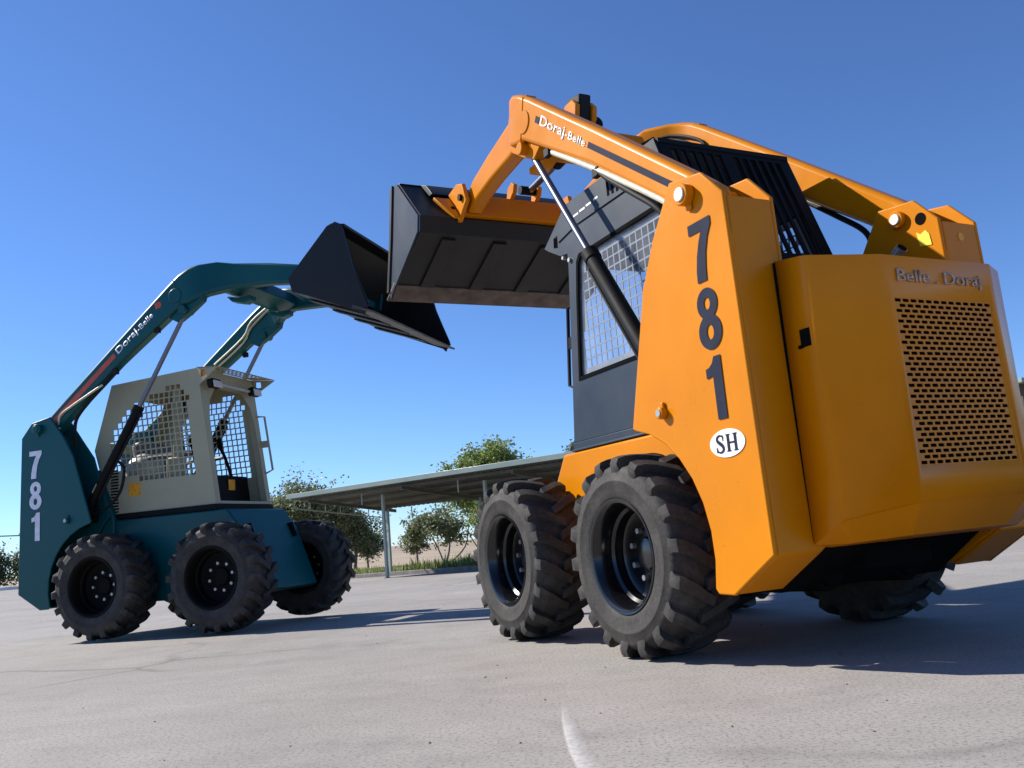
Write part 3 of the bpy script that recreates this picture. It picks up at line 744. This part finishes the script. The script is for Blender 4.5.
# kerb along the back of the yard and the field behind it
KD = 3.0
def sheet(name, mat, a0, a1, d0, d1, dz0, dz1, na=12, ndv=6, kind='structure', zfar=None):
    bm = BM(); rows = []
    for j in range(ndv+1):
        t = (j/ndv)**2.2; d = d0+(d1-d0)*t; row = []
        for i in range(na+1):
            q = 2*i/na-1; a = (a1 if q > 0 else a0)*abs(q)**2.6 * (1 if q > 0 else -1) * (1 if q > 0 else -1); x, y = cpt(a, d); row.append(bm.verts.new((x, y, gz(x, y)+dz0+(dz1-dz0)*t)))
        rows.append(row)
    for j in range(ndv):
        for i in range(na): bm.faces.new((rows[j][i], rows[j][i+1], rows[j+1][i+1], rows[j+1][i]))
    return tag(obj(name, bm, mat), kind=kind)
bm = BM(); rings = []
for i in range(41):
    a = -17+i*1.7; ring = []
    for d, h in ((KD,-.05),(KD,.12),(KD+.16,.12),(KD+.16,-.05)):
        x, y = cpt(a, d); ring.append((x, y, gz(x, y)+h))
    rings.append(ring)
lofts(bm, rings); tag(obj('kerb', bm, M['kerb'], bevel=.015), kind='structure')
sheet('field', M['field'], -500, 900, KD+.15, 900, .10, .8, 120, 30)

# grass and weeds on the verge
def blades(name, n, a0, a1, d0, d1, hmin, hmax, mat):
    bm = BM()
    for _ in range(n):
        a = random.uniform(a0, a1); d = d0+(d1-d0)*random.random()**1.5; x, y = cpt(a, d); z = gz(x, y)+.10
        h = random.uniform(hmin, hmax)*(.4+.6*random.random()); an = random.uniform(0, 6.28); w = random.uniform(.012, .03)
        dx, dy = math.cos(an)*w, math.sin(an)*w; lx, ly = random.gauss(0, .22)*h, random.gauss(0, .22)*h
        bm.faces.new([bm.verts.new(p) for p in ((x-dx,y-dy,z),(x+dx,y+dy,z),(x+lx*.5+dx*.6,y+ly*.5+dy*.6,z+h*.6),(x+lx,y+ly,z+h))])
    return tag(obj(name, bm, mat), kind='stuff')
blades('weedy_grass', 12000, 1.0, 22, KD+.25, 9, .12, .50, M['grass'])
blades('verge_grass', 3000, -8, 3.0, KD+.25, 7, .10, .30, M['grass'])

# trees
def tree(name, base, trunks, crowns, nleaf, lsize, mat, label, cat='tree', trunk_r=.09, droop=.3, seed=1):
    nleaf = int(nleaf*2.4); lsize *= .80
    rnd = random.Random(seed)
    root = empty(name, base, label=label, cat=cat, group={'tree': 'trees behind the carport', 'shrub': 'clipped shrubs behind the carport', 'bush': 'hedge bushes at the left edge'}[cat])
    bm = BM()
    for tp in trunks:
        pts = smooth_pts([(0,0,0)]+[tuple(p) for p in tp], 4); nn = len(pts)
        tube(bm, pts, [trunk_r*(1-.8*i/(nn-1)) for i in range(nn)], 7)
        for k in range(5):
            i = rnd.randint(nn//2, nn-1); p = pts[i]; q = p + Vector((rnd.uniform(-1,1), rnd.uniform(-1,1), rnd.uniform(.2,1)))*(.12*sum(crowns[0][3:6]))
            tube(bm, [p, (p+q)/2 + Vector((0,0,.1)), q], [trunk_r*.3, trunk_r*.2, trunk_r*.08], 5)
    obj('trunk', bm, M['bark'], root, smooth=True)
    bm = BM()
    tot = sum(c[6] for c in crowns)
    for (cx, cy, cz, rx, ry, rz, wt) in crowns:
        ncl = max(8, int(nleaf*wt/tot/26))
        for _ in range(ncl):
            # clump centres mostly near the shell
            v = Vector((rnd.gauss(0,1), rnd.gauss(0,1), rnd.gauss(0,1))).normalized()
            az = math.atan2(v.y, v.x); ph = cx*3+cz*5+seed
            lob = 1 + .24*math.sin(2*az+ph) * math.cos(2.3*v.z+ph) + .20*math.sin(5*v.z+3*az+ph*1.7)
            v *= (rnd.random()**.5)*lob*(rnd.uniform(1.0,1.4) if rnd.random() < .16 else rnd.uniform(.7,1.05))
            c = Vector((cx+v.x*rx, cy+v.y*ry, cz+v.z*rz)); cr = rnd.uniform(.10,.38)*(rx+ry+rz)/3
            for _ in range(rnd.randint(14, 38)):
                p = c + Vector((rnd.gauss(0,1)*cr*.6, rnd.gauss(0,1)*cr*.6, rnd.gauss(0,1)*cr*.55))
                l = lsize*rnd.uniform(.6,1.4); d = Vector((rnd.gauss(0,1), rnd.gauss(0,1), rnd.gauss(-droop,.7))).normalized()
                s = d.cross(Vector((rnd.gauss(0,1), rnd.gauss(0,1), rnd.gauss(0,1)))).normalized()*l*.3
                bm.faces.new([bm.verts.new(q) for q in (p, p+d*l*.5+s, p+d*l, p+d*l*.5-s)])
    obj('crown', bm, mat, root)
    return root
def base_at(x, y, dz=.1): return (x, y, gz(x, y)+dz)
CAMH = .526
# --- carport
cr = empty('carport', (A0.x, A0.y, gz(A0.x, A0.y)), 0, label='long low open carport with corrugated sheet roof on thin pale posts, behind the loaders', cat='carport')
cr.rotation_euler = (0, 0, 0)
inv = Vector((-A0.x, -A0.y, -gz(A0.x, A0.y)))
def C3(a, d, z): x, y = cpt(a, d); return Vector((x, y, z)) + inv
def roofz(d): return 2.10 - .115*d
LA = 17.0; DD = 3.7
bm = BM(); n = 340; rows = []
for d in (0, DD):
    rows.append([[bm.verts.new(C3(LA*i/n, d, roofz(d) + .012*(1 if (i//2) % 2 else -1) + t)) for i in range(n+1)] for t in (0, .004)])
for t in (0, 1):
    for i in range(n): bm.faces.new((rows[0][t][i], rows[0][t][i+1], rows[1][t][i+1], rows[1][t][i]))
rf = obj('roof', bm, M['roof'], cr)
def beam(bm, p, q, w, h):
    d = (q-p).normalized(); side = d.cross(Vector((0,0,1))).normalized()*w/2; up = Vector((0,0,h/2))
    loft(bm, [p-side-up, p+side-up, p+side+up, p-side+up], [q-side-up, q+side-up, q+side+up, q-side+up])
bm = BM(); beam(bm, C3(-.02,-.03,roofz(0)+.01), C3(LA+.02,-.03,roofz(0)+.01), .04, .12); obj('fascia', bm, M['fascia'], rf, bevel=.006)
bm = BM(); beam(bm, C3(-.03,-.02,roofz(0)-.005), C3(-.03,DD,roofz(DD)-.005), .035, .07); obj('fascia', bm, M['fascia'], rf)
for d in (.45, 1.3, 2.2, 3.15):
    bm = BM(); beam(bm, C3(.02,d,roofz(d)-.055), C3(LA,d,roofz(d)-.055), .05, .07); obj('purlin', bm, M['roof'], cr)
posts = [(2.85,.92),(6.45,.92),(10.0,.92),(13.6,.92),(.62,3.15),(4.3,3.15),(7.9,3.15),(11.5,3.15)]
for a, d in posts:
    x, y = cpt(a, d); zb = gz(x, y) + (.12 if d > 2 else 0)
    bm = BM(); box(bm, C3(a, d, (zb+roofz(d)-.09)/2), (.075, .075, roofz(d)-.09-zb), Matrix.Rotation(math.atan2(U.y, U.x), 3, 'Z'))
    box(bm, C3(a, d, zb+.008), (.16, .16, .016)); obj('post', bm, M['post'], cr, bevel=.004)
for a in (.62, 4.3, 7.9, 11.5):
    bm = BM(); beam(bm, C3(a,.2,roofz(.2)-.13), C3(a,3.5,roofz(3.5)-.13), .05, .09)
    obj('rafter', bm, M['roof'], cr)
# hanging brackets along the eave
for a, d in ((2.55,.45),(6.0,.45),(9.6,.45),(.3,3.5),(1.3,3.5),(2.3,3.5)):
    bm = BM(); box(bm, C3(a, d, roofz(d)-.22), (.03,.03,.34)); obj('hanger', bm, M['post'], cr)
for k in range(7):
    a = -.05; d = .2+.55*k
    bm = BM(); box(bm, C3(a+.06, d, roofz(d)-.16), (.025,.025,.26)); obj('hanger', bm, M['post'], cr)
bm = BM(); beam(bm, C3(.03,.1,roofz(.1)-.29), C3(.03,3.6,roofz(3.6)-.29), .03, .03); obj('end_rail', bm, M['post'], cr)

# --- trees behind the carport
tree('broadleaf_tree', base_at(-9.4, 38), [[(.2,0,1.2),(.4,.1,2.4),(.5,0,3.4)],[(-.4,.2,1.3),(-1.0,.1,2.5)]], [(0,0,2.8,1.5,1.3,1.25,5),(-1.2,.2,2.5,.9,.8,.9,2),(1.5,.1,2.5,.9,.9,.8,2)], 7000, .16, M['leaf_olive'], 'grey olive bushy tree rising behind the left end of the carport roof', seed=3)
tree('broadleaf_tree', base_at(-11.9, 40), [[(.1,0,1.2),(.2,.1,2.2)]], [(0,0,2.2,1.0,1.0,1.1,1)], 2600, .16, M['leaf_olive'], 'short dull green tree half hidden behind the teal loader nose', seed=4)
tree('broadleaf_tree', base_at(-7.5, 39), [[(.1,0,.9),(.0,.1,2.0)]], [(0,0,1.7,1.3,.8,1.0,1)], 2400, .15, M['leaf_olive'], 'dense tree seen under the left half of the carport roof', seed=14)
tree('broadleaf_tree', base_at(-1.3, 34), [[(.1,0,1.4),(.3,.1,2.8),(.3,0,4.2)],[(.5,.2,1.6),(1.0,.1,3.0)],[(-.5,.2,1.7),(-1.1,.1,2.9)]], [(.3,0,3.55,1.1,1.1,1.05,5),(1.0,.1,3.2,.65,.8,.7,2),(-1.3,.1,2.95,.9,.8,.6,2),(-.5,0,3.25,1.0,.9,.85,3),(-.2,.1,2.3,1.6,.9,.6,2)], 12500, .15, M['leaf_green'], 'tall bright green tree rising above the middle of the carport roof', seed=5)
tree('broadleaf_tree', base_at(3.2, 45), [[(.1,0,2.0),(.2,.1,4.6)]], [(0,0,4.7,.8,.8,1.0,1)], 1300, .17, M['leaf_dark'], 'dark tree tip peeking out between the carport roof and the orange cab', seed=6)
tree('round_shrub', base_at(-7.1, 40, .1), [[(0,.02,.5),(.02,0,1.0)]], [(0,0,1.15,.75,.7,.62,1)], 3600, .12, M['leaf_dark'], 'small round clipped tree on a single stem, left of the carport posts', cat='shrub', trunk_r=.06, seed=7)
tree('round_shrub', base_at(-5.0, 41, .1), [[(0,.02,.5),(.02,0,1.0)]], [(0,0,1.2,.6,.6,.75,1)], 2300, .12, M['leaf_dark'], 'narrow dark clipped tree just right of the carport back post', cat='shrub', trunk_r=.06, seed=8)
tree('young_tree', base_at(-2.7, 29.5), [[(.2,0,.7),(.1,.1,1.5),(.3,0,2.2)],[(.7,.1,.6),(.9,.1,1.6)],[(-.2,.1,.6),(-.6,.1,1.5)]], [(-.3,0,1.50,1.1,.7,.42,3),(.3,.1,1.15,.8,.6,.45,1.6),(-.9,0,1.1,.45,.4,.40,1)], 1700, .13, M['leaf_olive'], 'loose slender young tree with drooping leaves under the carport roof', trunk_r=.035, droop=.7, seed=9)
tree('young_tree', base_at(-1.15, 28.5), [[(.1,0,.7),(.0,.1,1.5),(.1,0,2.3)],[(.3,.1,.8),(.5,.1,1.8)],[(-.25,.1,.8),(-.4,.1,1.6)],[(-.5,.2,.7),(-.8,.2,1.4)]], [(.1,0,1.4,.75,.6,.6,3),(.6,.1,.9,.6,.5,.6,1.6)], 1900, .12, M['leaf_green'], 'multi stemmed young tree beside the front tyre of the orange loader', trunk_r=.03, droop=.5, seed=10)
# --- far left edge
for i, (x, y, h) in enumerate(((-27.6,46,2.3),(-26.1,47,2.15),(-24.6,46,2.0))):
    tree('hedge_bush', (x, y, 0), [[(0,0,.6),(.1,0,1.3)]], [(0,0,h*.52,1.0,.8,h*.5,1)], 2300, .17, (M['leaf_dark'], M['leaf_olive'], M['leaf_dark'])[i], ('tall dark hedge bush at the far left edge of the yard', 'olive hedge bush between two darker ones left of the teal loader', 'dark hedge bush directly behind the tail of the teal loader')[i], cat='bush', seed=20+i)
bm = BM(); box(bm, (-27, 43.0, .07), (16, .35, .18))
kb = obj('painted_kerb', bm, simple('white_and_blue_kerb_paint', (.62,.66,.72), .6, 0, .3, 1.2), bevel=.02); tag(kb, kind='structure')
bm = BM()
for x, s in ((-37, 1), (-30.4, 1)):
    pass
pole_m = M['bark']
cb = empty('overhead_cable', (-46, 60, 0), label='thin dark cable strung low across the sky at the far left', cat='cable')
bm = BM(); tube(bm, [(0,0,4.25),(8,.0,3.55),(16,0,3.12),(24,0,3.0)], .045, 6); obj('wire', bm, M['hose'], cb)
for x, hh in ((0, 4.3), (24, 3.05)):
    bm = BM(); tube(bm, [(x,0,0),(x,0,hh)], [.10,.07], 8); obj('pole', bm, M['bark'], cb)
# --- building at the far right
b0 = Vector((17.25, 30.0)); bu = Vector((.93, .36)).normalized(); bv = Vector((-bu.y, bu.x))
bl = empty('flat_roofed_building', (b0.x, b0.y, gz(b0.x, b0.y)), math.atan2(bu.y, bu.x), label='grey brown flat roofed building cut by the right picture edge', cat='building')
bm = BM(); box(bm, (5.2, 4, 2.28), (10, 8, 4.6)); obj('wall', bm, M['plaster'], bl)
bm = BM(); box(bm, (5.2, 4, 4.66), (10.8, 8.8, .16)); obj('roof', bm, M['fascia'], bl, bevel=.01)
for x in (2.0, 4.8, 7.6):
    bm = BM(); panel(bm, [(x-.7,1.4),(x+.7,1.4),(x+.7,2.9),(x-.7,2.9)], [[(x-.6,1.5),(x-.04,1.5),(x-.04,2.8),(x-.6,2.8)],[(x+.04,1.5),(x+.6,1.5),(x+.6,2.8),(x+.04,2.8)]], lambda u, v: (u, -.03, v)); w = obj('window', bm, M['post'], bl, solid=.05)
    bm = BM(); box(bm, (x, -.012, 2.15), (1.2, .012, 1.3)); obj('pane', bm, M['glass'], w)

# --- pebbles
bm = BM()
for _ in range(130):
    y = 1.5 + 14*random.random()**2; x = random.uniform(-.75, .75)*(y+.6); r = random.uniform(.0012, .0034)*(1 + .10*y)
    bmesh.ops.create_icosphere(bm, subdivisions=1, radius=r, matrix=Matrix.Translation((x, y, gz(x,y)+r*.3)) @ Matrix.Diagonal((random.uniform(.7,1.5), random.uniform(.7,1.5), .7, 1)))
tag(obj('pebbles', bm, simple('dark_pebbles', (.12,.105,.095), .9, 0, .5, 3)), kind='stuff')
# pale streak on the ground, fading to one side and at the far end
def streak_mat():
    m, nt, b = new_mat('pale_ground_streak')
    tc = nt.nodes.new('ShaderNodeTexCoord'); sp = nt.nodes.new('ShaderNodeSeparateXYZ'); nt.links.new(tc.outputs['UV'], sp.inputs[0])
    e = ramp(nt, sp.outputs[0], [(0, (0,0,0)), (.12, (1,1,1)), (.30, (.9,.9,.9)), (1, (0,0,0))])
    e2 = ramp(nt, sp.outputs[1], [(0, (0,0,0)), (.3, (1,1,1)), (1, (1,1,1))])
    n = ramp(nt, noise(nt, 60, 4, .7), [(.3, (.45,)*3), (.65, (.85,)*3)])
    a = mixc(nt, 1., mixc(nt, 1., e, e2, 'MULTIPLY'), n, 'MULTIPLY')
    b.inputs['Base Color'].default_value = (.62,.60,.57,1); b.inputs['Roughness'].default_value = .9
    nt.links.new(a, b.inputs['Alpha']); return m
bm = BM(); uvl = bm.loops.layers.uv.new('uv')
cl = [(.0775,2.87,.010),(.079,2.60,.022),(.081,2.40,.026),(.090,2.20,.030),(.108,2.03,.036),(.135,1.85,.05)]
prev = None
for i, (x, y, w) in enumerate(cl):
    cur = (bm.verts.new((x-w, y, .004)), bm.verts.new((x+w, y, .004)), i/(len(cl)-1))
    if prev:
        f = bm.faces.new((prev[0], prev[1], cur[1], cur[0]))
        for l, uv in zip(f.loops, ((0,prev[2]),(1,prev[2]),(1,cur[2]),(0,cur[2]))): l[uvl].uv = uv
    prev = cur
tag(obj('pale_streak', bm, streak_mat()), kind='structure')

# ------------------------------------------------------------------ camera
f, p, r, h = 879.124, .170383, .085305, CAMH
import math as _m
F = Vector((0, _m.cos(p), _m.sin(p))); Rt = Vector((1,0,0)); Up = Rt.cross(F)
c, s = _m.cos(r), _m.sin(r)
R2 = Rt*c - Up*s; U2 = Rt*s + Up*c
cam = bpy.data.cameras.new('camera'); co = bpy.data.objects.new('camera', cam); COL.objects.link(co)
mat = Matrix((R2, U2, -F)).transposed().to_4x4(); mat.translation = (0, 0, h); co.matrix_world = mat
cam.sensor_fit = 'HORIZONTAL'; cam.sensor_width = 36; cam.lens = f*36/1024; cam.clip_start = .05; cam.clip_end = 20000
scene.camera = co

# ------------------------------------------------------------------ light
AZ, EL = 159, 38
sd = Vector((math.cos(R(AZ))*math.cos(R(EL)), math.sin(R(AZ))*math.cos(R(EL)), math.sin(R(EL))))
sl = bpy.data.lights.new('sun', 'SUN'); sl.energy = 5; sl.angle = R(.53); sl.color = (1, .945, .86)
so = bpy.data.objects.new('sun', sl); COL.objects.link(so); so.rotation_euler = sd.to_track_quat('Z', 'Y').to_euler(); so.location = (-20, 10, 20)
w = bpy.data.worlds.new('World'); scene.world = w; w.use_nodes = True
nt = w.node_tree
sky = nt.nodes.new('ShaderNodeTexSky'); sky.sky_type = 'NISHITA'; sky.sun_disc = False
sky.sun_elevation = R(EL); sky.sun_rotation = math.atan2(sd.x, sd.y)
sky.altitude = 1500; sky.air_density = 1.0; sky.dust_density = .1; sky.ozone_density = 6.0
bg = nt.nodes['Background']; bg.inputs[1].default_value = .09
nt.links.new(mixc(nt, 1., sky.outputs[0], (.85,.99,1.20), 'MULTIPLY'), bg.inputs[0])
vs = scene.view_settings; vs.view_transform = 'Standard'; vs.look = 'None'; vs.exposure = .62; vs.gamma = 1; vs.use_curve_mapping = False
scene.cycles.max_bounces = 8; scene.cycles.transparent_max_bounces = 12
